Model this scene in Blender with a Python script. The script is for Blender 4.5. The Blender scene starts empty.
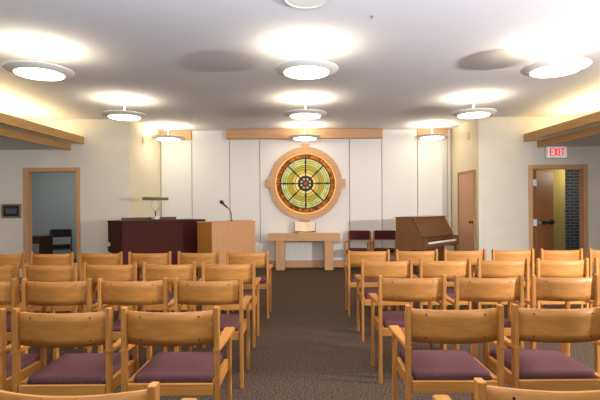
import bpy, bmesh, math, random
from mathutils import Vector, Matrix
random.seed(7)
S = bpy.context.scene
COL = S.collection
PI = math.pi
F = 470.0      # focal length in pixels of a 600 px wide frame
CAMZ = 1.4

# ------------------------------------------------------------------ materials
def srgb(r, g, b):
    def f(c):
        c /= 255.0
        return c / 12.92 if c <= 0.04045 else ((c + 0.055) / 1.055) ** 2.4
    return (f(r), f(g), f(b), 1)

def mat(name, col, rough=0.6, metal=0.0, emit=None, estr=0.0, noise=None, bump=0.0, spec=0.5):
    """noise = (second colour, scale xyz, detail) mixes a second colour in by a noise pattern in object space"""
    m = bpy.data.materials.new(name)
    m.use_nodes = True
    nt = m.node_tree
    b = nt.nodes['Principled BSDF']
    b.inputs['Base Color'].default_value = col
    b.inputs['Roughness'].default_value = rough
    b.inputs['Metallic'].default_value = metal
    b.inputs['Specular IOR Level'].default_value = spec
    if emit:
        b.inputs['Emission Color'].default_value = emit
        b.inputs['Emission Strength'].default_value = estr
    if noise:
        c2, sc, det = noise
        tc = nt.nodes.new('ShaderNodeTexCoord')
        mp = nt.nodes.new('ShaderNodeMapping')
        mp.inputs['Scale'].default_value = sc
        nz = nt.nodes.new('ShaderNodeTexNoise')
        nz.inputs['Scale'].default_value = 1.0
        nz.inputs['Detail'].default_value = det
        nz.inputs['Roughness'].default_value = 0.65
        rp = nt.nodes.new('ShaderNodeValToRGB')
        rp.color_ramp.elements[0].position = 0.35
        rp.color_ramp.elements[0].color = col
        rp.color_ramp.elements[1].position = 0.68
        rp.color_ramp.elements[1].color = c2
        nt.links.new(tc.outputs['Object'], mp.inputs['Vector'])
        nt.links.new(mp.outputs['Vector'], nz.inputs['Vector'])
        nt.links.new(nz.outputs['Fac'], rp.inputs['Fac'])
        nt.links.new(rp.outputs['Color'], b.inputs['Base Color'])
        if bump:
            bp = nt.nodes.new('ShaderNodeBump')
            bp.inputs['Strength'].default_value = bump
            bp.inputs['Distance'].default_value = 0.01
            nt.links.new(nz.outputs['Fac'], bp.inputs['Height'])
            nt.links.new(bp.outputs['Normal'], b.inputs['Normal'])
    return m

def wood(name, c1, c2, axis, rough=0.55, vary=True):
    """oak grain stretched along one axis, with a slight board-to-board difference"""
    sc = {'x': (2.2, 38, 38), 'y': (38, 2.2, 38), 'z': (38, 38, 2.2)}[axis]
    m = mat(name, c1, rough, noise=(c2, sc, 5.0), bump=0.03)
    if vary:
        nt = m.node_tree
        b = nt.nodes['Principled BSDF']
        src = b.inputs['Base Color'].links[0].from_socket
        oi = nt.nodes.new('ShaderNodeObjectInfo')
        hs = nt.nodes.new('ShaderNodeHueSaturation')
        mr = nt.nodes.new('ShaderNodeMapRange')
        mr.inputs['To Min'].default_value = 0.9
        mr.inputs['To Max'].default_value = 1.08
        nt.links.new(oi.outputs['Random'], mr.inputs['Value'])
        nt.links.new(mr.outputs['Result'], hs.inputs['Value'])
        nt.links.new(src, hs.inputs['Color'])
        nt.links.new(hs.outputs['Color'], b.inputs['Base Color'])
    return m

OAK1, OAK2 = srgb(194, 132, 60), srgb(173, 110, 44)
M = {}
M['oak_x'] = wood('oak_grain_across', OAK1, OAK2, 'x')
M['oak_y'] = wood('oak_grain_deep', OAK1, OAK2, 'y')
M['oak_z'] = wood('oak_grain_up', OAK1, OAK2, 'z')
TB1, TB2 = srgb(214, 166, 122), srgb(200, 150, 104)
M['trim_x'] = wood('trim_wood_across', TB1, TB2, 'x', vary=False)
M['trim_y'] = wood('trim_wood_deep', srgb(190, 148, 90), srgb(174, 130, 74), 'y', vary=False)
M['trim_z'] = wood('trim_wood_up', TB1, TB2, 'z', vary=False)
M['door_wood'] = wood('door_veneer', srgb(214, 164, 126), srgb(206, 154, 116), 'z', vary=False)
M['door_dim'] = wood('door_dim_veneer', srgb(176, 118, 72), srgb(164, 106, 62), 'z', vary=False)  # darker door veneer, the dimness at the ajar leaf put into its colour
M['lectern'] = wood('lectern_veneer', srgb(212, 158, 112), srgb(202, 146, 100), 'z', vary=False)
M['organ'] = wood('organ_mahogany', srgb(80, 36, 28), srgb(68, 28, 22), 'x', rough=0.6, vary=False)
M['organ'].node_tree.nodes['Principled BSDF'].inputs['Specular IOR Level'].default_value = 0.15
M['piano_z'] = wood('piano_walnut_up', srgb(126, 86, 52), srgb(108, 70, 42), 'z', rough=0.35, vary=False)
M['piano_x'] = wood('piano_walnut_across', srgb(112, 76, 50), srgb(98, 64, 42), 'x', rough=0.4, vary=False)
M['cushion'] = mat('mauve_fabric', srgb(108, 72, 74), 0.95, noise=(srgb(94, 60, 62), (120, 120, 120), 3), bump=0.15, spec=0.1)
M['burgundy'] = mat('burgundy_fabric', srgb(92, 50, 52), 0.95, noise=(srgb(78, 40, 42), (90, 90, 90), 3), spec=0.1)
M['black_fabric'] = mat('black_fabric', srgb(44, 40, 46), 0.95, spec=0.1)
M['dark_wood'] = wood('dark_wood', srgb(92, 62, 44), srgb(78, 50, 36), 'x', vary=False)
M['screw'] = mat('dark_screw', srgb(50, 34, 22), 0.4, 0.5)
M['carpet'] = mat('speckled_carpet', srgb(48, 37, 30), 1.0, noise=(srgb(116, 97, 82), (70, 70, 70), 2), bump=0.25, spec=0.05)
M['wall'] = mat('cream_wall_paint', srgb(230, 223, 210), 0.9, noise=(srgb(226, 219, 206), (3, 3, 3), 2), spec=0.2)
M['recess_wall'] = mat('recess_wall_paint', srgb(230, 218, 190), 0.9, spec=0.2)
M['panel'] = mat('white_wall_panel', srgb(238, 235, 230), 0.75, spec=0.3)
M['seam'] = mat('panel_seam', srgb(190, 172, 130), 0.8)
M['ceil'] = mat('ceiling_paint', srgb(224, 222, 226), 0.95, spec=0.1)
M['soffit'] = mat('soffit_paint', srgb(206, 208, 210), 0.95, spec=0.1)
M['grey_wall'] = mat('grey_room_paint', srgb(170, 176, 174), 0.9)
M['olive'] = mat('olive_wall_paint', srgb(168, 150, 84), 0.9)
M['lamp_rim'] = mat('lamp_rim_paint', srgb(236, 234, 224), 0.6)
M['lens'] = mat('lamp_lens', (1, 1, 1, 1), 0.4, emit=(1.0, 0.90, 0.70, 1), estr=8.0)
M['white'] = mat('white_plastic', srgb(226, 224, 216), 0.5)
M['paper'] = mat('page_paper', srgb(244, 226, 200), 0.9)
M['leather'] = mat('book_cover', srgb(150, 94, 60), 0.6)
M['steel'] = mat('steel', srgb(196, 198, 200), 0.3, 0.85)
M['pale_metal'] = mat('pale_metal', srgb(222, 224, 226), 0.4, 0.2)
M['bronze'] = mat('bronze', srgb(84, 70, 40), 0.35, 0.7)
M['black'] = mat('black_matte', srgb(22, 22, 24), 0.5)
M['ivory'] = mat('ivory_keys', srgb(244, 240, 226), 0.35)
M['sign_red'] = mat('sign_red_glow', srgb(220, 30, 40), 0.5, emit=srgb(235, 40, 50), estr=0.7)
M['sign_face'] = mat('sign_face_glow', srgb(236, 226, 220), 0.5, emit=srgb(250, 226, 216), estr=0.25)
M['plaque_face'] = mat('plaque_dark_face', srgb(20, 24, 36), 0.25)
M['plaque_screen'] = mat('plaque_grey_screen', srgb(78, 86, 98), 0.3)
M['grey_frame'] = mat('plaque_taupe_frame', srgb(134, 116, 98), 0.6)

# dark brick with pale mortar
def brick():
    m = mat('dark_brick', srgb(60, 62, 68), 0.9)
    nt = m.node_tree
    b = nt.nodes['Principled BSDF']
    tc = nt.nodes.new('ShaderNodeTexCoord')
    mp = nt.nodes.new('ShaderNodeMapping')
    mp.inputs['Rotation'].default_value = (PI / 2, 0, 0)
    br = nt.nodes.new('ShaderNodeTexBrick')
    br.inputs['Color1'].default_value = srgb(66, 66, 72)
    br.inputs['Color2'].default_value = srgb(50, 52, 60)
    br.inputs['Mortar'].default_value = srgb(120, 122, 128)
    br.inputs['Scale'].default_value = 1.0
    br.inputs['Brick Width'].default_value = 0.22
    br.inputs['Row Height'].default_value = 0.078
    br.inputs['Mortar Size'].default_value = 0.007
    nt.links.new(tc.outputs['Object'], mp.inputs['Vector'])
    nt.links.new(mp.outputs['Vector'], br.inputs['Vector'])
    nt.links.new(br.outputs['Color'], b.inputs['Base Color'])
    return m
M['brick'] = brick()

def glass(name, c1, c2, scale, estr):
    """stained glass lit from behind: mottled colour that glows"""
    m = mat(name, c1, 0.6, noise=(c2, (scale,) * 3, 3), spec=0.2)
    nt = m.node_tree
    b = nt.nodes['Principled BSDF']
    src = b.inputs['Base Color'].links[0].from_socket
    nt.links.new(src, b.inputs['Emission Color'])
    b.inputs['Emission Strength'].default_value = estr
    return m
M['g_green'] = glass('pale_green_glass', srgb(164, 168, 80), srgb(204, 204, 146), 9, 0.32)
M['g_yellow'] = glass('yellow_glass', srgb(186, 152, 40), srgb(160, 158, 64), 10, 0.32)
M['g_amber'] = glass('amber_glass', srgb(92, 38, 10), srgb(206, 116, 36), 11, 0.3)
M['g_gold'] = glass('gold_glass', srgb(236, 178, 80), srgb(248, 206, 120), 12, 0.36)
M['g_red'] = glass('red_glass', srgb(150, 44, 34), srgb(186, 70, 50), 14, 0.2)
M['g_pale'] = glass('pale_glass', srgb(186, 190, 150), srgb(160, 150, 116), 14, 0.2)
M['lead'] = mat('lead_came', srgb(40, 36, 24), 0.5, 0.3)

# ------------------------------------------------------------------ mesh helpers
def bm_new():
    return bmesh.new()

def box(bm, x0, x1, y0, y1, z0, z1, bevel=0.0, mi=0):
    r = bmesh.ops.create_cube(bm, size=1.0)
    vs = r['verts']
    bmesh.ops.scale(bm, vec=(x1 - x0, y1 - y0, z1 - z0), verts=vs)
    bmesh.ops.translate(bm, vec=((x0 + x1) / 2, (y0 + y1) / 2, (z0 + z1) / 2), verts=vs)
    fs = set(f for v in vs for f in v.link_faces)
    for f in fs:
        f.material_index = mi
    if bevel:
        es = list(set(e for v in vs for e in v.link_edges))
        bmesh.ops.bevel(bm, geom=es, offset=bevel, segments=2, affect='EDGES', profile=0.5)
    return bm

def prism(bm, pts, z0, z1, mi=0):
    """vertical prism over a plan polygon"""
    lo = [bm.verts.new((p[0], p[1], z0)) for p in pts]
    hi = [bm.verts.new((p[0], p[1], z1)) for p in pts]
    n = len(pts)
    fs = [bm.faces.new(lo[::-1]), bm.faces.new(hi)]
    for i in range(n):
        fs.append(bm.faces.new((lo[i], lo[(i + 1) % n], hi[(i + 1) % n], hi[i])))
    for f in fs:
        f.material_index = mi
    bmesh.ops.recalc_face_normals(bm, faces=fs)
    return bm

def profile_x(bm, pts, x0, x1, mi=0):
    """prism along x over a (y,z) profile"""
    a = [bm.verts.new((x0, p[0], p[1])) for p in pts]
    b = [bm.verts.new((x1, p[0], p[1])) for p in pts]
    n = len(pts)
    fs = [bm.faces.new(a[::-1]), bm.faces.new(b)]
    for i in range(n):
        fs.append(bm.faces.new((a[i], a[(i + 1) % n], b[(i + 1) % n], b[i])))
    for f in fs:
        f.material_index = mi
    bmesh.ops.recalc_face_normals(bm, faces=fs)
    return bm

def lathe(bm, prof, n=48, close=False, mi=0):
    """revolve (r,z) around z"""
    rings = []
    for r, z in prof:
        if r < 1e-6:
            rings.append([bm.verts.new((0, 0, z))])
        else:
            rings.append([bm.verts.new((r * math.cos(2 * PI * k / n), r * math.sin(2 * PI * k / n), z)) for k in range(n)])
    pairs = list(zip(rings[:-1], rings[1:]))
    if close:
        pairs.append((rings[-1], rings[0]))
    fs = []
    for a, b in pairs:
        for k in range(n):
            k2 = (k + 1) % n
            if len(a) == 1 and len(b) == 1:
                continue
            if len(a) == 1:
                fs.append(bm.faces.new((a[0], b[k], b[k2])))
            elif len(b) == 1:
                fs.append(bm.faces.new((a[k], b[0], a[k2])))
            else:
                fs.append(bm.faces.new((a[k], b[k], b[k2], a[k2])))
    for f in fs:
        f.smooth = True
        f.material_index = mi
    bmesh.ops.recalc_face_normals(bm, faces=fs)
    return bm

def tube(bm, pts, r, n=10, mi=0):
    pts = [Vector(p) for p in pts]
    rings = []
    for i, p in enumerate(pts):
        t = (pts[min(i + 1, len(pts) - 1)] - pts[max(i - 1, 0)]).normalized()
        up = Vector((0, 1, 0)) if abs(t.y) < 0.9 else Vector((1, 0, 0))
        a = t.cross(up).normalized()
        b = t.cross(a).normalized()
        rr = r[i] if isinstance(r, (list, tuple)) else r
        rings.append([bm.verts.new(p + a * rr * math.cos(2 * PI * k / n) + b * rr * math.sin(2 * PI * k / n)) for k in range(n)])
    fs = [bm.faces.new(rings[0]), bm.faces.new(rings[-1][::-1])]
    for a, b in zip(rings[:-1], rings[1:]):
        for k in range(n):
            f = bm.faces.new((a[k], a[(k + 1) % n], b[(k + 1) % n], b[k]))
            f.smooth = True
            fs.append(f)
    for f in fs:
        f.material_index = mi
    bmesh.ops.recalc_face_normals(bm, faces=fs)
    return bm

def obj(name, bm, mats, parent=None, loc=(0, 0, 0)):
    me = bpy.data.meshes.new(name)
    bm.to_mesh(me)
    bm.free()
    for m in (mats if isinstance(mats, (list, tuple)) else [mats]):
        me.materials.append(M[m])
    o = bpy.data.objects.new(name, me)
    COL.objects.link(o)
    o.location = loc
    if parent is not None:
        o.parent = parent
    return o

def tag(o, label, cat, group=None):
    o['label'] = label
    o['category'] = cat
    if group:
        o['group'] = group
    return o

def thing(name, label, cat, loc=(0, 0, 0), rz=0.0, group=None):
    o = bpy.data.objects.new(name, None)
    o.empty_display_size = 0.1
    COL.objects.link(o)
    o.location = loc
    o.rotation_euler = (0, 0, rz)
    return tag(o, label, cat, group)

def struct(name, bm, mats, parent=None, loc=(0, 0, 0)):
    o = obj(name, bm, mats, parent, loc)
    o['kind'] = 'structure'
    return o

def dup(root, loc, rz=0.0, label=None):
    r = root.copy()
    COL.objects.link(r)
    r.location = loc
    r.rotation_euler = (0, 0, rz)
    if label:
        r['label'] = label
    for ch in list(root.children):
        c = ch.copy()
        COL.objects.link(c)
        c.parent = r
        for g in list(ch.children):
            d = g.copy()
            COL.objects.link(d)
            d.parent = c
    return r

# ------------------------------------------------------------------ room shell
CEIL = 3.235
YW, YB = 9.6, 11.06          # wing walls, back wall panels
XO = 6.6                     # outer side walls
Y0 = -3.0

struct('floor', box(bm_new(), -10, 10, Y0, 15, -0.1, 0), 'carpet')
struct('ceiling', box(bm_new(), -5.1, 5.1, Y0, 11.3, CEIL, CEIL + 0.1), 'ceil')

def wall_with_door(name, xa, xb, da, db, dz):
    bm = bm_new()
    box(bm, xa, da - 0.04, YW, YW + 0.13, 0, CEIL)
    box(bm, db + 0.04, xb, YW, YW + 0.13, 0, CEIL)
    box(bm, da - 0.04, db + 0.04, YW, YW + 0.13, dz + 0.04, CEIL)
    return struct(name, bm, 'wall')
DL = (-5.62, -4.63); DR = (4.69, 5.73); DZ = 2.17
wall_with_door('wall_front_left', -XO, -3.53, DL[0], DL[1], DZ)
wall_with_door('wall_front_right', 3.59, XO, DR[0], DR[1], DZ)
struct('wall_left', box(bm_new(), -XO - 0.12, -XO, Y0, YW, 0, CEIL), 'wall')
struct('wall_right', box(bm_new(), XO, XO + 0.12, Y0, YW, 0, CEIL), 'wall')
struct('wall_recess_left', prism(bm_new(), [(-3.53, YW), (-3.66, YW + 0.13), (-3.50, 11.2), (-3.345, 11.2)], 0, CEIL), 'recess_wall')
struct('wall_recess_right', prism(bm_new(), [(3.59, YW), (3.5, 11.2), (3.64, 11.2), (3.72, YW + 0.13)], 0, CEIL), 'recess_wall')
wb = struct('wall_back', box(bm_new(), -3.62, 3.62, YB + 0.04, YB + 0.16, 0, CEIL), 'seam')
HZ = 3.02
seams = [-3.335, -2.61, -1.72, -1.01, 1.10, 1.86, 2.70, 3.41, 3.49]
for i in range(len(seams) - 1):
    a, b = seams[i], seams[i + 1]
    g = 0.009
    top = HZ if i in (0, 2, 3, 4, 6) else CEIL
    p = struct('wall_panel', box(bm_new(), a + g, b - g, YB, YB + 0.04, 0.17, top, 0.003), 'panel', wb)
struct('baseboard_back', box(bm_new(), -3.36, 3.49, YB - 0.015, YB + 0.04, 0, 0.17, 0.004), 'trim_x')
struct('trim_1', box(bm_new(), -1.77, 1.86, YB - 0.16, YB + 0.04, HZ, CEIL - 0.003, 0.004), 'trim_x')
struct('trim_2', box(bm_new(), -3.34, -2.61, YB - 0.03, YB + 0.04, HZ, CEIL - 0.003, 0.003), 'trim_x')
struct('trim_3', box(bm_new(), 2.70, 3.41, YB - 0.03, YB + 0.04, HZ, CEIL - 0.003, 0.003), 'trim_x')
struct('baseboard_left', box(bm_new(), DL[1] + 0.12, -3.55, YW - 0.015, YW, 0, 0.12), 'trim_x')
struct('baseboard_right', box(bm_new(), 3.6, DR[0] - 0.12, YW - 0.015, YW, 0, 0.12), 'trim_x')

# door casings
def casing(name, d, w=0.085):
    bm = bm_new()
    box(bm, d[0] - w, d[0], YW - 0.02, YW + 0.15, 0, DZ + w, 0.004)
    box(bm, d[1], d[1] + w, YW - 0.02, YW + 0.15, 0, DZ + w, 0.004)
    o = struct(name, bm, 'trim_z')
    struct('head_casing', box(bm_new(), d[0], d[1], YW - 0.02, YW + 0.15, DZ, DZ + w, 0.004), 'trim_x', o)
    return o
cl = casing('trim_4', DL)
cr = casing('trim_5', DR)
struct('hinge', box(bm_new(), DL[1] - 0.012, DL[1] + 0.002, YW + 0.0, YW + 0.04, 1.82, 1.98, 0.003), 'pale_metal', cl)

# light coves with wood fascias down both sides
def cove(s, names):
    # s = -1 left, +1 right; fascias spread slightly apart towards the viewer
    def strip(xa, xb, z0, z1, spl):
        yn = -2.0
        k = spl * (YW - yn)
        pts = [(s * xa, YW - 0.002), (s * xb, YW - 0.002), (s * (xb + k), yn), (s * (xa + k), yn)]
        return prism(bm_new(), pts, z0, z1)
    struct(names[0], strip(4.46, 4.52, 2.73, 2.88, 0.055), 'trim_y')
    struct(names[1], strip(4.73, 4.79, 2.605, 2.735, 0.075), 'trim_y')
    struct('ceiling_ledge_' + names[2], strip(4.52, XO - 0.65, 2.735, 2.75, 0.055), 'wall')
    k = 0.075 * (YW + 2)
    struct('soffit_' + names[2], prism(bm_new(), [(s * 4.78, YW - 0.002), (s * XO, YW - 0.002), (s * XO, -2.0), (s * (4.78 + k), -2.0)], 2.62, 2.66), 'soffit')
cove(-1, ('trim_6', 'trim_7', 'left'))
cove(1.012, ('trim_8', 'trim_9', 'right'))
for s, nm in ((-1, 'ceiling_side_left'), (1, 'ceiling_side_right')):
    a, b = sorted((s * 5.1, s * XO))
    struct(nm, box(bm_new(), a, b, Y0, 9.73, CEIL, CEIL + 0.1), 'ceil')

# rooms beyond the two doorways
bm = bm_new()
box(bm, -9.6, -3.7, 13.4, 13.5, 0, CEIL); box(bm, -9.7, -9.6, YW + 0.13, 13.5, 0, CEIL); box(bm, -3.75, -3.66, 11.3, 13.5, 0, CEIL)
box(bm, -9.6, -XO, YW + 0.02, YW + 0.13, 0, CEIL)
struct('wall_side_room', bm, 'grey_wall')
struct('ceiling_side_room', box(bm_new(), -9.6, -3.66, YW + 0.13, 13.5, 2.7, 2.75), 'ceil')
bm = bm_new()
box(bm, 4.0, 6.33, 11.35, 11.45, 0, 2.7)
struct('wall_vestibule', bm, 'olive')
struct('wall_brick', box(bm_new(), 6.2, 9.4, 12.0, 12.1, 0, 2.7), 'brick')
struct('ceiling_vestibule', box(bm_new(), 3.72, 9.4, YW + 0.13, 12.1, 2.5, 2.55), 'ceil')
struct('wall_vestibule_side', box(bm_new(), 8.8, 8.9, YW + 0.13, 12.1, 0, 2.7), 'olive')

# door_1: the right hand door, standing ajar into the vestibule
dr = struct('door_1', box(bm_new(), 0, 0.97, 0, 0.045, 0.01, DZ - 0.02, 0.003), 'door_dim', None, (DR[0] + 0.155, YW + 0.165, 0))
dr.rotation_euler = (0, 0, math.radians(43))
bm = bm_new()
box(bm, 0.30, 0.88, -0.06, -0.03, 1.03, 1.09, 0.008); box(bm, 0.34, 0.40, -0.035, 0, 1.02, 1.1, 0.004); box(bm, 0.80, 0.87, -0.035, 0, 1.0, 1.12, 0.004)
struct('push_bar', bm, 'black', dr)
bm = bm_new(); box(bm, 0.05, 0.17, -0.012, 0, 1.01, 1.09, 0.01); tube(bm, [(0.11, -0.01, 1.05), (0.11, -0.06, 1.05)], 0.03)
struct('latch_plate', bm, 'steel', dr)
for z in (1.82, 1.0):
    struct('hinge', box(bm_new(), DR[0] + 0.02, DR[0] + 0.10, YW + 0.02, YW + 0.05, z, z + 0.14, 0.003), 'pale_metal', cr)

# door_2: closed door in the right wall of the recess
pa, pb = Vector((3.5 + .09 * 0.30, YB + 0.0 - 1.46 * 0.30)), Vector((3.5 + .09 * 0.90, YB - 1.46 * 0.90))
ang = math.atan2(pb.y - pa.y, pb.x - pa.x)
L2 = (pb - pa).length
d2 = struct('door_2', box(bm_new(), 0.05, L2 - 0.05, -0.02, 0.02, 0.01, 2.13, 0.003), 'door_wood', None, (pa.x, pa.y, 0))
d2.rotation_euler = (0, 0, ang)
bm = bm_new()
box(bm, 0, 0.05, -0.035, 0.02, 0, 2.18, 0.003); box(bm, L2 - 0.05, L2, -0.035, 0.02, 0, 2.18, 0.003); box(bm, 0.05, L2 - 0.05, -0.035, 0.02, 2.13, 2.18, 0.003)
struct('door_casing', bm, 'trim_y', d2)
bm = lathe(bm_new(), [(0, 0.0), (0.03, 0.0), (0.03, 0.01), (0.012, 0.015), (0.012, 0.04), (0.03, 0.05), (0.03, 0.07), (0.018, 0.08), (0, 0.082)], 20)
k = struct('knob', bm, 'bronze', d2, (L2 - 0.10, -0.02, 1.08))
k.rotation_euler = (PI / 2, 0, 0)

# ------------------------------------------------------------------ chapel chairs
W = 0.535
def backrest_bm():
    bm = bm_new()
    n, th, sag = 18, 0.012, 0.066
    hw = W / 2 - 0.006
    rows = []
    nz = 4
    def P(i, z):
        t = -1 + 2 * i / n
        return t * hw, 0.047 - sag * (1 - t * t) - 0.012 * (z - 0.655) / 0.185
    fr, bk = [], []
    for j in range(nz + 1):
        z = 0.655 + 0.185 * j / nz
        a, b = [], []
        for i in range(n + 1):
            x, y = P(i, z)
            a.append(bm.verts.new((x, y, z)))
            b.append(bm.verts.new((x, y + th, z)))
        bk.append(a); fr.append(b)
    fs = []
    for j in range(nz):
        for i in range(n):
            fs.append(bm.faces.new((bk[j][i], bk[j][i + 1], bk[j + 1][i + 1], bk[j + 1][i])))
            fs.append(bm.faces.new((fr[j][i], fr[j + 1][i], fr[j + 1][i + 1], fr[j][i + 1])))
    for i in range(n):
        bm.faces.new((bk[0][i], fr[0][i], fr[0][i + 1], bk[0][i + 1]))
        bm.faces.new((bk[nz][i], bk[nz][i + 1], fr[nz][i + 1], fr[nz][i]))
    for j in range(nz):
        bm.faces.new((bk[j][0], bk[j + 1][0], fr[j + 1][0], fr[j][0]))
        bm.faces.new((bk[j][n], fr[j][n], fr[j + 1][n], bk[j + 1][n]))
    for f in fs:
        f.smooth = True
    bmesh.ops.recalc_face_normals(bm, faces=bm.faces[:])
    return bm

def arm_bm(s):
    # plank that widens towards the front, rounded front corners, gentle dip
    pts = [(0.238, -0.004), (0.272, -0.004), (0.276, 0.12), (0.284, 0.30), (0.2875, 0.40), (0.2885, 0.452), (0.286, 0.464), (0.28, 0.468), (0.23, 0.468), (0.223, 0.464), (0.221, 0.452), (0.224, 0.38), (0.232, 0.22), (0.237, 0.10)]
    pts = [(s * x, y) for x, y in pts]
    bm = prism(bm_new(), pts, 0.615, 0.638)
    bmesh.ops.bevel(bm, geom=[e for e in bm.edges if abs(e.verts[0].co.z - e.verts[1].co.z) < 1e-5], offset=0.004, segments=2, affect='EDGES')
    return bm

def post_bm(s, y0, y1, z1):
    # square leg, slimmer at the foot
    bm = bm_new()
    x0, x1 = W / 2 - 0.027, W / 2
    box(bm, s * x0 if s > 0 else -x1, s * x1 if s > 0 else -x0, y0, y1, 0, z1, 0.004)
    for v in bm.verts:
        if v.co.z < 0.02:
            v.co.y = (y0 + y1) / 2 + (v.co.y - (y0 + y1) / 2) * 0.8
    return bm

def cushion_bm():
    bm = bm_new()
    box(bm, -0.216, 0.216, 0.052, 0.475, 0.418, 0.478, 0.018)
    bmesh.ops.subdivide_edges(bm, edges=[e for e in bm.edges if e.calc_length() > 0.2], cuts=4, use_grid_fill=True)
    for v in bm.verts:
        if v.co.z > 0.44:
            u = max(0, 1 - (v.co.x / 0.228) ** 2) * max(0, 1 - ((v.co.y - 0.263) / 0.212) ** 2)
            v.co.z += 0.012 * u
    for f in bm.faces:
        f.smooth = True
    return bm

def make_chair(label, screws):
    t = thing('chapel_chair', label, 'chair')
    obj('seat', cushion_bm(), 'cushion', t)
    b = obj('backrest', backrest_bm(), 'oak_x', t)
    for s in (-1, 1):
        obj('rear_leg', post_bm(s, 0.0, 0.045, 0.86), 'oak_z', t)
        obj('front_leg', post_bm(s, 0.415, 0.455, 0.615), 'oak_z', t)
        obj('armrest', arm_bm(s), 'oak_y', t)
        x0, x1 = sorted((s * 0.222, s * 0.250))
        obj('side_rail', box(bm_new(), x0, x1, 0.045, 0.415, 0.378, 0.448, 0.003), 'oak_y', t)
    obj('rear_rail', box(bm_new(), -0.236, 0.236, 0.008, 0.034, 0.378, 0.44, 0.003), 'oak_x', t)
    obj('front_rail', box(bm_new(), -0.236, 0.236, 0.422, 0.447, 0.37, 0.425, 0.003), 'oak_x', t)
    if screws:
        me = None
        for sx in (-1, 1):
            for z in (0.685, 0.812):
                x = sx * 0.16
                tt = x / (W / 2 - 0.006)
                y = 0.047 - 0.066 * (1 - tt * tt) - 0.012 * (z - 0.655) / 0.185
                sc = lathe(bm_new(), [(0, -0.002), (0.0045, -0.002), (0.0055, 0.0), (0.005, 0.004), (0, 0.004)], 12)
                q = obj('screw', sc, 'screw', b, (x, y, z))
                q.rotation_euler = (-PI / 2, 0, 0)
    return t

ROWS = ['nearest', 'second nearest', 'third nearest', 'fourth nearest', 'farthest']
ORD = ['first', 'second', 'third', 'fourth', 'fifth', 'sixth']
# (side, depth of the rear legs, aisle edge x, spacing, how many are in view)
LAYOUT = {
    ('left', 0): (1.435, -0.452, 0.59, 1),  ('right', 0): (1.44, 0.536, 0.59, 1),
    ('left', 1): (2.56, -0.464, 0.588, 3), ('right', 1): (2.585, 0.563, 0.594, 2),
    ('left', 2): (3.65, -0.472, 0.594, 4), ('right', 2): (3.71, 0.596, 0.605, 3),
    ('left', 3): (4.72, -0.486, 0.598, 5), ('right', 3): (4.90, 0.605, 0.612, 5),
    ('left', 4): (5.93, -0.438, 0.618, 6), ('right', 4): (6.01, 0.573, 0.618, 6),
}
first = {}
for (side, r), (d, edge, pitch, n) in LAYOUT.items():
    for i in range(n):
        sg = -1 if side == 'left' else 1
        x = edge + sg * (W / 2 + pitch * i)
        pos = 'beside the aisle' if i == 0 else ORD[i] + ' from the aisle'
        lab = f"oak chair with mauve seat, {pos} in the {side} block's {ROWS[r]} row"
        loc = (x, d + random.uniform(-0.012, 0.012), 0)
        rz = random.uniform(-0.012, 0.012)
        key = r < 3
        if key not in first:
            c = make_chair(lab, key)
            c.location = loc; c.rotation_euler = (0, 0, rz)
            c['group'] = 'chapel chairs in rows'
            first[key] = c
        else:
            dup(first[key], loc, rz, lab)

# ------------------------------------------------------------------ ceiling lights
def make_light(label):
    t = thing('ceiling_light', label, 'ceiling light', group='round ceiling lights')
    # flange ring: thin conical dish, open in the middle where the lens sits
    bm = lathe(bm_new(), [(0.356, 0.014), (0.361, 0.007), (0.354, 0.0), (0.262, -0.034), (0.255, -0.034), (0.255, -0.026), (0.346, 0.011), (0.352, 0.016)], 64, close=True)
    obj('rim', bm, 'lamp_rim', t)
    bm = lathe(bm_new(), [(0.254, -0.026), (0.250, -0.040), (0.20, -0.052), (0.12, -0.060), (0, -0.063)], 48)
    obj('lens', bm, 'lens', t)
    bm = lathe(bm_new(), [(0, 0.268), (0.05, 0.268), (0.05, 0.255), (0.012, 0.245), (0.012, 0.0), (0, -0.01)], 20)
    obj('stem', bm, 'white', t)
    return t
COLS = {'left': -2.97, 'middle': 0.05, 'right': 2.86}
LY = [5.32, 7.85, 10.38]
DEP = ['nearest', 'middle', 'farthest']
ZL = 2.965
lt = None
for cn, cx in COLS.items():
    for j, y in enumerate(LY):
        nm = {'left': 'left-hand', 'middle': 'central', 'right': 'right-hand'}[cn]
        lab = f"round glowing ceiling light with white rim, {DEP[j]} one in the {nm} line"
        if lt is None:
            lt = make_light(lab); lt.location = (cx, y, ZL)
        else:
            dup(lt, (cx, y, ZL), 0, lab)

WARM = (1.0, 0.78, 0.42)
def point(x, y, z, power, col=WARM, size=0.05):
    l = bpy.data.lights.new('lamp_bulb', 'POINT'); l.energy = power; l.color = col; l.shadow_soft_size = size
    o = bpy.data.objects.new('lamp_bulb', l); COL.objects.link(o); o.location = (x, y, z)
    return o
def uplight(x, y, z, power):
    l = bpy.data.lights.new('lamp_bulb', 'SPOT'); l.energy = power; l.color = WARM; l.shadow_soft_size = 0.04
    l.spot_size = math.radians(166); l.spot_blend = 0.4
    o = bpy.data.objects.new('lamp_bulb', l); COL.objects.link(o); o.location = (x, y, z); o.rotation_euler = (PI, 0, 0)
def area(name, loc, rot, sx, sy, power, col):
    l = bpy.data.lights.new(name, 'AREA'); l.shape = 'RECTANGLE'; l.size = sx; l.size_y = sy; l.energy = power; l.color = col
    o = bpy.data.objects.new(name, l); COL.objects.link(o); o.location = loc; o.rotation_euler = rot
    return o
UP = 8.5
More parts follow.
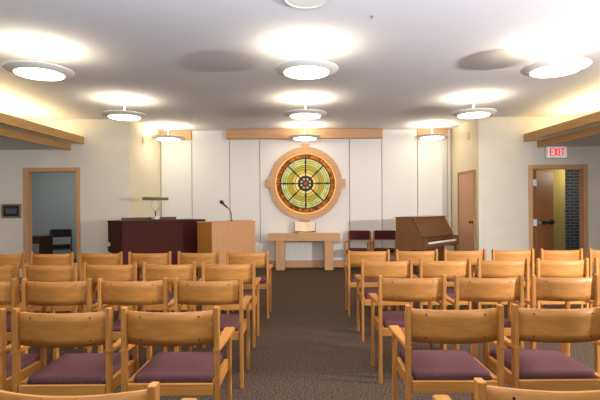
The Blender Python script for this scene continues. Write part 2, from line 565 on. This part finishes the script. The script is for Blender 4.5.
for cx in COLS.values():
    for y in LY:
        for k in range(3):
            a = 2 * PI * k / 3 + 0.5
            uplight(cx + 0.14 * math.cos(a), y + 0.14 * math.sin(a), ZL + 0.03, UP / 3)
    for y in (0.2, 2.7):    # the same lights continue behind the viewpoint
        area('ceiling_lamp', (cx, y, 2.92), (0, 0, 0), 0.5, 0.5, 6, (1.0, 0.86, 0.64))
        point(cx, y, ZL + 0.05, 9)

# cove tubes behind the fascias
for s in (-1, 1):
    area('cove_tube', (s * (4.52 + 0.055 * 3.9 + 0.32), 5.7, 2.80), (PI, 0, -s * 0.055), 0.12, 6.8, 105, (1.0, 0.80, 0.42))

# light from the side of the right aisle, added cool fill for the ceiling, light in the rooms
l = bpy.data.lights.new('side_light', 'SPOT'); l.energy = 900; l.color = (1.0, 0.97, 0.96); l.shadow_soft_size = 0.09
l.spot_size = math.radians(124); l.spot_blend = 0.75
key = bpy.data.objects.new('side_light', l); COL.objects.link(key); key.location = (5.0, 2.75, 1.75)
key.rotation_euler = Vector((-9.0, 6.9, -2.2)).to_track_quat('-Z', 'Y').to_euler()
area('ceiling_fill', (0.1, 0.8, 2.0), (PI - 0.48, 0, 0), 3.4, 1.2, 275, (0.72, 0.85, 1.0))  # unseen upward fill, added to brighten and cool the ceiling
point(-6.3, 11.4, 2.4, 36, (0.98, 0.98, 0.94), 0.3).name = 'side_room_light'
point(6.6, 10.9, 2.2, 22, (1.0, 0.9, 0.7), 0.2).name = 'vestibule_light'

# ------------------------------------------------------------------ small ceiling and wall fittings
t = thing('ceiling_speaker', 'round off-white ceiling speaker at the top edge above the aisle', 'speaker', (0.04, 4.06, CEIL))
obj('rim', lathe(bm_new(), [(0.175, -0.03), (0.19, -0.034), (0.198, -0.028), (0.2, -0.001), (0.175, -0.001)], 48, close=True), 'lamp_rim', t)
obj('grille', lathe(bm_new(), [(0.175, -0.028), (0.10, -0.03), (0, -0.031)], 40), 'lamp_rim', t)
t = thing('sprinkler_head', 'tiny ceiling sprinkler head right of the round ceiling speaker', 'sprinkler', (0.67, 4.5, CEIL))
obj('escutcheon', lathe(bm_new(), [(0, -0.001), (0.02, -0.001), (0.018, -0.006), (0, -0.007)], 20), 'steel', t)
obj('deflector', lathe(bm_new(), [(0, -0.008), (0.005, -0.01), (0.005, -0.02), (0.010, -0.022), (0.010, -0.024), (0, -0.025)], 16), 'steel', t)

def wall_sensor(label, x, y, z, rz):
    t = thing('wall_sensor', label, 'sensor', (x, y, z), rz)
    obj('housing', box(bm_new(), -0.05, 0.05, -0.02, -0.001, -0.08, 0.08, 0.006), 'recess_wall', t)
    obj('grille', box(bm_new(), -0.035, 0.035, -0.023, -0.018, -0.06, 0.02, 0.004), 'wall', t)
wall_sensor('small cream box high on the left side wall of the recess', -3.452, 10.2, 2.9, math.radians(90) - 0.127)
wall_sensor('small cream box high on the right recess wall above the closed door', 3.561, 10.08, 2.92, -math.radians(90) + 0.06)

# EXIT sign
t = thing('exit_sign', 'white exit sign with red letters above the open doorway', 'sign', (5.15, YW, 2.50))
obj('housing', box(bm_new(), -0.215, 0.215, -0.085, -0.002, -0.125, 0.118, 0.006), 'pale_metal', t)
obj('face', box(bm_new(), -0.195, 0.195, -0.092, -0.084, -0.108, 0.102, 0.003), 'sign_face', t)
bm = bm_new()
def letter(bm, ch, x, w, z0, z1, y0, y1, s=0.022):
    if ch == 'E':
        box(bm, x, x + s, y0, y1, z0, z1)
        for zz in (z0, (z0 + z1 - s) / 2, z1 - s):
            box(bm, x + s, x + w, y0, y1, zz, zz + s)
    elif ch == 'I':
        box(bm, x + w / 2 - s / 2, x + w / 2 + s / 2, y0, y1, z0, z1)
    elif ch == 'T':
        box(bm, x, x + w, y0, y1, z1 - s, z1); box(bm, x + w / 2 - s / 2, x + w / 2 + s / 2, y0, y1, z0, z1 - s)
    elif ch == 'X':
        for flip in (0, 1):
            xs = [(x, z0), (x + s * 1.2, z0), (x + w, z1), (x + w - s * 1.2, z1)]
            if flip:
                xs = [(2 * x + w - a, b) for a, b in xs]
            a = [bm.verts.new((p[0], y0 - 0.0006 * flip, p[1])) for p in xs]
            b = [bm.verts.new((p[0], y1, p[1])) for p in xs]
            fs = [bm.faces.new(a), bm.faces.new(b[::-1])]
            for i in range(4):
                fs.append(bm.faces.new((a[i], b[i], b[(i + 1) % 4], a[(i + 1) % 4])))
            bmesh.ops.recalc_face_normals(bm, faces=fs)
x = -0.15
for ch, w in (('E', 0.072), ('X', 0.084), ('I', 0.03), ('T', 0.078)):
    letter(bm, ch, x, w, -0.075, 0.078, -0.097, -0.091)
    x += w + 0.012
obj('lettering', bm, 'sign_red', t)

# framed plaque beside the left doorway
t = thing('wall_plaque', 'small dark framed plaque on the wall left of the doorway', 'plaque', (-5.95, YW, 1.375))
bm = bm_new()
fw, fh, b = 0.195, 0.145, 0.035
box(bm, -fw, fw, -0.03, -0.001, fh - b, fh, 0.004); box(bm, -fw, fw, -0.03, -0.001, -fh, -fh + b, 0.004)
box(bm, -fw, -fw + b, -0.03, -0.001, -fh + b, fh - b, 0.004); box(bm, fw - b, fw, -0.03, -0.001, -fh + b, fh - b, 0.004)
obj('frame', bm, 'grey_frame', t)
p = obj('face', box(bm_new(), -fw + b, fw - b, -0.018, -0.002, -fh + b, fh - b), 'plaque_face', t)
bm = bm_new()
prof = [(-0.125, 0.05), (0.125, 0.05), (0.10, -0.055), (-0.10, -0.055)]
a = [bm.verts.new((q[0], -0.022, q[1])) for q in prof]; c = [bm.verts.new((q[0], -0.017, q[1])) for q in prof]
fs = [bm.faces.new(a), bm.faces.new(c[::-1])] + [bm.faces.new((a[i], c[i], c[(i + 1) % 4], a[(i + 1) % 4])) for i in range(4)]
bmesh.ops.recalc_face_normals(bm, faces=fs)
obj('display', bm, 'plaque_screen', p)

t = thing('wall_outlet', 'white outlet plate low on the back wall right of the lectern', 'outlet', (-1.04, YB, 0.475))
obj('cover_plate', box(bm_new(), -0.05, 0.05, -0.012, 0, -0.08, 0.08, 0.003), 'white', t)
obj('socket', box(bm_new(), -0.02, 0.02, -0.015, -0.011, -0.05, 0.05, 0.002), 'wall', t)

# ------------------------------------------------------------------ round stained glass window
WX, WZ = 0.066, 1.975
t = thing('stained_glass_window', 'round green and amber stained glass window in a wooden ring on the back wall', 'stained glass', (WX, YB, WZ))
def ring_y(bm, r0, r1, y0, y1, n=96, mi=0):
    """ring standing in the x-z plane"""
    v = []
    for k in range(n):
        a = 2 * PI * k / n
        c, s = math.cos(a), math.sin(a)
        v.append([bm.verts.new((r * c, y, r * s)) for r, y in ((r0, y0), (r1, y0), (r1, y1), (r0, y1))])
    fs = []
    for k in range(n):
        a, b = v[k], v[(k + 1) % n]
        for i in range(4):
            fs.append(bm.faces.new((a[i], a[(i + 1) % 4], b[(i + 1) % 4], b[i])))
    for f in fs:
        f.material_index = mi
    bmesh.ops.recalc_face_normals(bm, faces=fs)
    return bm
def disc_y(bm, cx, cz, r, y0, y1, n=20, mi=0):
    a = [bm.verts.new((cx + r * math.cos(2 * PI * k / n), y0, cz + r * math.sin(2 * PI * k / n))) for k in range(n)]
    b = [bm.verts.new((v.co.x, y1, v.co.z)) for v in a]
    fs = [bm.faces.new(a), bm.faces.new(b[::-1])] + [bm.faces.new((a[i], b[i], b[(i + 1) % n], a[(i + 1) % n])) for i in range(n)]
    for f in fs:
        f.material_index = mi
    bmesh.ops.recalc_face_normals(bm, faces=fs)
bm = bm_new()
ring_y(bm, 0.715, 0.853, -0.07, -0.001)
fr = obj('frame', bm, 'trim_x', t)
for k in range(4):
    q = obj('frame_tab', box(bm_new(), 0.82, 0.93, -0.085, -0.001, -0.095, 0.095, 0.004), 'trim_x', t)
    q.rotation_euler = (0, k * PI / 2, 0)
gl = bm_new()
ring_y(gl, 0.688, 0.716, -0.045, -0.005, mi=3)
ring_y(gl, 0.595, 0.688, -0.03, -0.005, mi=2)
ring_y(gl, 0.43, 0.575, -0.03, -0.005, mi=0)
ring_y(gl, 0.29, 0.43, -0.03, -0.005, mi=1)
ring_y(gl, 0.255, 0.29, -0.03, -0.005, mi=0)
ring_y(gl, 0.185, 0.245, -0.03, -0.005, mi=3)
disc_y(gl, 0, 0, 0.05, -0.034, -0.005, mi=4)
for k in range(8):
    a = 2 * PI * (k + 0.5) / 8
    disc_y(gl, 0.105 * math.cos(a), 0.105 * math.sin(a), 0.026, -0.034, -0.005, mi=5)
obj('glass', gl, ['g_green', 'g_yellow', 'g_amber', 'g_gold', 'g_red', 'g_pale'], t)
ld = bm_new()
disc_y(ld, 0, 0, 0.186, -0.03, -0.004, 48)
ring_y(ld, 0.573, 0.597, -0.036, -0.004)
ring_y(ld, 0.243, 0.256, -0.036, -0.004)
for r in (0.335, 0.385, 0.43, 0.48, 0.53):
    ring_y(ld, r - 0.004, r + 0.004, -0.033, -0.004)
ring_y(ld, 0.684, 0.69, -0.036, -0.004)
def bar(bm, a, r0, r1, w, y0=-0.038, y1=-0.004):
    c, s = math.cos(a), math.sin(a)
    pts = [(r0 * c + w * s, r0 * s - w * c), (r1 * c + w * s, r1 * s - w * c), (r1 * c - w * s, r1 * s + w * c), (r0 * c - w * s, r0 * s + w * c)]
    p = [bm.verts.new((q[0], y0, q[1])) for q in pts]; r = [bm.verts.new((q[0], y1, q[1])) for q in pts]
    fs = [bm.faces.new(p), bm.faces.new(r[::-1])] + [bm.faces.new((p[i], r[i], r[(i + 1) % 4], p[(i + 1) % 4])) for i in range(4)]
    bmesh.ops.recalc_face_normals(bm, faces=fs)
for k in range(8):
    a = k * PI / 4
    bar(ld, a, 0.18, 0.58, 0.015)
    if k % 2 == 0:
        for rr in (0.27, 0.47):
            bar(ld, a, rr, rr + 0.05, 0.024, -0.037)
        bar(ld, a, 0.58, 0.71, 0.007)
    else:
        bar(ld, a, 0.33, 0.40, 0.02, -0.037)
for k in range(24):
    bar(ld, (k + 0.5) * 2 * PI / 24, 0.595, 0.70, 0.005, -0.033)
obj('lead_tracery', ld, 'lead', t)

# ------------------------------------------------------------------ altar table, book
t = thing('altar_table', 'long plain oak table under the round window', 'table', (0.03, 10.56, 0))
obj('tabletop', box(bm_new(), -0.805, 0.805, 0, 0.44, 0.655, 0.82, 0.005), 'trim_x', t)
for s in (-1, 1):
    c = s * 0.548
    obj('leg', box(bm_new(), c - 0.098, c + 0.098, 0.02, 0.42, 0, 0.655, 0.004), 'trim_z', t)
t = thing('open_book', 'open book propped on a stand at the middle of the oak table', 'book', (0.045, 10.80, 0.82))
bm = bm_new()
profile_x(bm, [(-0.10, 0.0), (0.12, 0.0), (0.14, 0.02), (0.03, 0.045), (-0.08, 0.02), (-0.10, 0.03)], -0.17, 0.17)
obj('stand', bm, 'trim_x', t)
def leaf(bm, s, h, thick, y0):
    n = 8
    a, b = [], []
    for i in range(n + 1):
        u = i / n
        x = s * u * 0.235
        y = 0.012 - 0.045 * math.sin(u * PI * 0.62) + 0.004 * u
        a.append((x, y)); b.append((x, y + thick))
    vs = []
    for (x, y) in a + b[::-1]:
        vs.append((x, y))
    lo = [bm.verts.new((x, y0 + y, 0)) for x, y in vs]; hi = [bm.verts.new((x, y0 + y, h)) for x, y in vs]
    m = len(vs)
    fs = [bm.faces.new(lo), bm.faces.new(hi[::-1])] + [bm.faces.new((lo[i], hi[i], hi[(i + 1) % m], lo[(i + 1) % m])) for i in range(m)]
    bmesh.ops.recalc_face_normals(bm, faces=fs)
bk = obj('cover', box(bm_new(), -0.25, 0.25, 0.03, 0.036, -0.012, 0.232, 0.002), 'leather', t, (0, 0, 0.045))
bk.rotation_euler = (-0.35, 0, 0)
for s in (-1, 1):
    bm = bm_new(); leaf(bm, s, 0.222, 0.018, 0)
    obj('pages', bm, 'paper', bk)

# ------------------------------------------------------------------ lectern and microphone
th = math.radians(42)
t = thing('lectern', 'broad oak lectern standing in front of the dark organ', 'lectern', (-1.685, 8.7, 0), th)
obj('front_panel', box(bm_new(), 0, 0.985, 0.0, 0.03, 0, 1.13, 0.004), 'lectern', t)
for x in (0.0, 0.955):
    obj('side_panel', box(bm_new(), x, x + 0.03, 0.03, 0.55, 0, 1.13, 0.004), 'oak_z', t)
obj('top', box(bm_new(), -0.008, 0.993, -0.008, 0.56, 1.13, 1.152, 0.004), 'lectern', t)
bm = bm_new()
profile_x(bm, [(0.08, 1.152), (0.52, 1.152), (0.52, 1.156), (0.08, 1.172)], 0.66, 0.98)
obj('reading_desk', bm, 'lectern', t)
obj('shelf', box(bm_new(), 0.03, 0.955, 0.03, 0.53, 0.7, 0.725), 'oak_x', t)
mp = Matrix.Rotation(th, 4, 'Z') @ Vector((0.56, 0.20, 0))
t = thing('microphone', 'black gooseneck microphone rising from the top of the lectern', 'microphone', (-1.685 + mp.x, 8.7 + mp.y, 1.153))
obj('base', lathe(bm_new(), [(0, 0), (0.028, 0), (0.026, 0.012), (0.012, 0.02), (0, 0.021)], 20), 'black', t)
pts = []
for i in range(15):
    u = i / 14
    pts.append((0.0 - 0.02 * u - 0.13 * max(0, u - 0.45) ** 1.3 * 1.6, -0.02 * u, 0.015 + 0.33 * u - 0.06 * max(0, u - .5)))
obj('gooseneck', tube(bm_new(), pts, 0.008), 'black', t)
e = Vector(pts[-1])
obj('capsule', tube(bm_new(), [e + Vector((0.035, 0, -0.055)), e + Vector((-0.02, -0.003, 0.0)), e + Vector((-0.045, -0.005, 0.03)), e + Vector((-0.05, -0.006, 0.035)), e + Vector((-0.095, -0.012, 0.072)), e + Vector((-0.105, -0.013, 0.08))], [0.011, 0.018, 0.02, 0.034, 0.034, 0.012], 14), 'black', t)

# ------------------------------------------------------------------ organ and its lamp
th = math.radians(42)
t = thing('organ', 'dark mahogany organ console seen from its back, left of the lectern', 'organ', (-3.27, 8.5, 0), th)
obj('back_panel', box(bm_new(), 0.03, 1.67, 0.012, 0.04, 0.10, 1.155, 0.0), 'organ', t)
for x in (0.0, 1.665):
    bm = bm_new()
    profile_x(bm, [(0.0, 0), (0.46, 0), (0.46, 0.12), (0.40, 0.2), (0.40, 0.56), (0.70, 0.58), (0.74, 0.62), (0.74, 0.68), (0.60, 0.70), (0.60, 0.76), (0.72, 0.78), (0.72, 1.155), (0, 1.155)], x, x + 0.035)
    obj('side_panel', bm, 'organ', t)
obj('plinth', box(bm_new(), 0.035, 1.665, 0.02, 0.42, 0, 0.10, 0.003), 'organ', t)
obj('lid', box(bm_new(), -0.01, 1.71, -0.012, 0.73, 1.155, 1.182, 0.005), 'organ', t)
obj('key_bed', box(bm_new(), 0.035, 1.665, 0.30, 0.70, 0.60, 0.66, 0.004), 'organ', t)
bm = bm_new()
for k in range(36):
    box(bm, 0.25 + k * 0.0325, 0.25 + k * 0.0325 + 0.031, 0.46, 0.66, 0.66, 0.685)
obj('keyboard', bm, 'ivory', t)
obj('music_rack', box(bm_new(), 0.16, 1.28, 0.44, 0.465, 1.182, 1.235, 0.003), 'dark_wood', t)
R = Matrix.Rotation(th, 4, 'Z')
lp = R @ Vector((0.77, 0.30, 0))
t = thing('organ_lamp', 'brass organ lamp with a long narrow shade on the dark organ', 'lamp', (-3.27 + lp.x, 8.5 + lp.y, 1.182), math.radians(15))
obj('base', lathe(bm_new(), [(0, 0), (0.085, 0), (0.085, 0.04), (0.06, 0.065), (0.02, 0.075), (0, 0.075)], 28), 'steel', t)
obj('stem', tube(bm_new(), [(0, 0, 0.07), (0, 0, 0.18)], 0.012), 'bronze', t)
bm = bm_new()
for s in (-1, 1):
    pts = []
    for i in range(13):
        u = i / 12
        pts.append((s * (0.075 * math.sin(PI * min(1, u * 0.92 + 0.06)) + 0.03 * u * u), 0, 0.17 + 0.23 * u))
    tube(bm, pts, 0.011, 8)
obj('lyre_frame', bm, 'steel', t)
bm = bm_new()
profile_x(bm, [(-0.05, 0.39), (-0.045, 0.435), (0, 0.455), (0.045, 0.435), (0.05, 0.39), (0.043, 0.388), (0, 0.44), (-0.043, 0.388)], -0.245, 0.245)
obj('shade', bm, 'bronze', t)

# ------------------------------------------------------------------ upright piano
E = Vector((0.66, 0.75, 0)).normalized()
ang = math.atan2(E.y, E.x)
# local: x along the keyboard (bass to treble), -y towards the player
t = thing('upright_piano', 'brown upright piano with open white keys right of the oak table', 'piano', (2.34, 8.92, 0), ang)
PL = 1.47
for x in (0.0, PL - 0.03):
    bm = bm_new()
    profile_x(bm, [(0.32, 0), (0.66, 0), (0.66, 1.19), (0.33, 1.19), (0.125, 0.81), (0.02, 0.80), (0.0, 0.78), (0.0, 0.62), (0.05, 0.58), (0.32, 0.58)], x, x + 0.03)
    obj('side_panel', bm, 'piano_z', t)
obj('back_panel', box(bm_new(), 0.03, PL - 0.03, 0.62, 0.65, 0.05, 1.17), 'piano_x', t)
obj('lid', box(bm_new(), -0.01, PL + 0.01, 0.28, 0.67, 1.19, 1.212, 0.004), 'piano_x', t)
bm = bm_new()
profile_x(bm, [(0.095, 0.826), (0.29, 1.19), (0.335, 1.19), (0.14, 0.826)], 0.03, PL - 0.03)
obj('music_desk', bm, 'piano_x', t)
obj('fallboard', box(bm_new(), 0.03, PL - 0.03, 0.14, 0.30, 0.80, 0.825, 0.003), 'piano_x', t)
bm = bm_new()
profile_x(bm, [(0.13, 0.72), (0.17, 0.80), (0.19, 0.80), (0.16, 0.72)], 0.03, PL - 0.03)
obj('name_board', bm, 'piano_x', t)
obj('key_bed', box(bm_new(), 0.03, PL - 0.03, 0.0, 0.36, 0.62, 0.69, 0.004), 'piano_x', t)
kb = bm_new()
n = 52
kw = (PL - 0.20) / n
for k in range(n):
    box(kb, 0.10 + k * kw, 0.10 + k * kw + kw * 0.95, 0.005, 0.155, 0.69, 0.722)
kbo = obj('white_keys', kb, 'ivory', t)
bb = bm_new()
for k in range(n - 1):
    if k % 7 in (0, 2, 3, 5, 6):
        x = 0.10 + (k + 1) * kw
        box(bb, x - 0.006, x + 0.006, 0.06, 0.155, 0.722, 0.734)
obj('black_keys', bb, 'black', kbo)
for x in (0.03, PL - 0.03):
    s = 0 if x < 0.5 else -1
    obj('cheek_block', box(bm_new(), x + s * 0.065, x + s * 0.065 + 0.065, 0.005, 0.155, 0.69, 0.75, 0.003), 'piano_x', t)
obj('lower_panel', box(bm_new(), 0.03, PL - 0.03, 0.33, 0.36, 0.1, 0.62, 0.003), 'piano_x', t)
for x in (0.0, PL - 0.06):
    obj('leg', box(bm_new(), x, x + 0.06, 0.02, 0.08, 0, 0.60, 0.005), 'piano_z', t)

# ------------------------------------------------------------------ padded armchairs beside the table and in the side room
def make_armchair(name, label, loc, rz, woodm, pad, group=None):
    t = thing(name, label, 'chair', loc, rz, group)
    # local +y is the way the chair faces
    for s in (-1, 1):
        a, b = sorted((s * 0.235, s * 0.27))
        obj('rear_leg', box(bm_new(), a, b, 0.0, 0.045, 0, 0.86, 0.004), woodm, t)
        obj('front_leg', box(bm_new(), a, b, 0.42, 0.46, 0, 0.62, 0.004), woodm, t)
        obj('armrest', box(bm_new(), a - 0.005, b + 0.005, -0.0, 0.49, 0.62, 0.645, 0.006), woodm, t)
        obj('side_rail', box(bm_new(), a + 0.005, b - 0.005, 0.045, 0.42, 0.36, 0.42, 0.003), woodm, t)
    obj('seat', box(bm_new(), -0.228, 0.228, 0.03, 0.47, 0.40, 0.475, 0.02), pad, t)
    obj('backrest', box(bm_new(), -0.235, 0.235, 0.0, 0.05, 0.665, 0.875, 0.012), pad, t)
    obj('front_rail', box(bm_new(), -0.235, 0.235, 0.425, 0.45, 0.35, 0.40, 0.003), woodm, t)
    return t
g = 'padded armchairs by the oak table'
make_armchair('padded_armchair', 'oak armchair with burgundy padded back just right of the oak table', (1.30, 10.82, 0), PI - 0.28, 'oak_z', 'burgundy', g)
make_armchair('padded_armchair', 'oak armchair with burgundy padded back, partly hidden behind the piano', (1.88, 10.80, 0), PI - 0.22, 'oak_z', 'burgundy', g)
make_armchair('office_chair', 'dark padded armchair inside the room behind the left doorway', (-6.47, 12.55, 0), PI + 0.45, 'dark_wood', 'black_fabric')
t = thing('desk', 'brown wooden desk inside the room behind the left doorway', 'desk', (-6.91, 11.6, 0))
obj('desktop', box(bm_new(), -0.6, 0.62, -0.3, 0.3, 0.72, 0.76, 0.004), 'dark_wood', t)
obj('apron', box(bm_new(), -0.56, 0.58, -0.28, -0.26, 0.58, 0.72), 'dark_wood', t)
for x in (-0.56, 0.54):
    obj('side_panel', box(bm_new(), x, x + 0.04, -0.27, 0.28, 0, 0.72), 'dark_wood', t)

# ------------------------------------------------------------------ world, camera, view
w = bpy.data.worlds.new('World'); S.world = w; w.use_nodes = True
bg = w.node_tree.nodes['Background']
bg.inputs['Color'].default_value = (0.80, 0.88, 1.0, 1)
bg.inputs['Strength'].default_value = 0.32

cam = bpy.data.cameras.new('Camera')
cam.sensor_fit = 'HORIZONTAL'; cam.sensor_width = 36.0
cam.lens = F / 600.0 * 36.0
cam.shift_x = -3.0 / 600.0
cam.shift_y = 8.0 / 600.0
cam.clip_start = 0.05
co = bpy.data.objects.new('Camera', cam); COL.objects.link(co)
co.matrix_world = Matrix.Translation((0, 0, CAMZ)) @ Matrix.Rotation(PI / 2, 4, 'X') @ Matrix.Rotation(math.radians(0.35), 4, 'Z').inverted()
S.camera = co

S.view_settings.view_transform = 'Standard'
S.view_settings.look = 'None'
S.view_settings.gamma = 1.0
S.view_settings.use_curve_mapping = False
S.view_settings.exposure = 0.2
S.cycles.use_denoising = True
S.cycles.max_bounces = 8
S.cycles.diffuse_bounces = 5
S.cycles.sample_clamp_indirect = 6.0
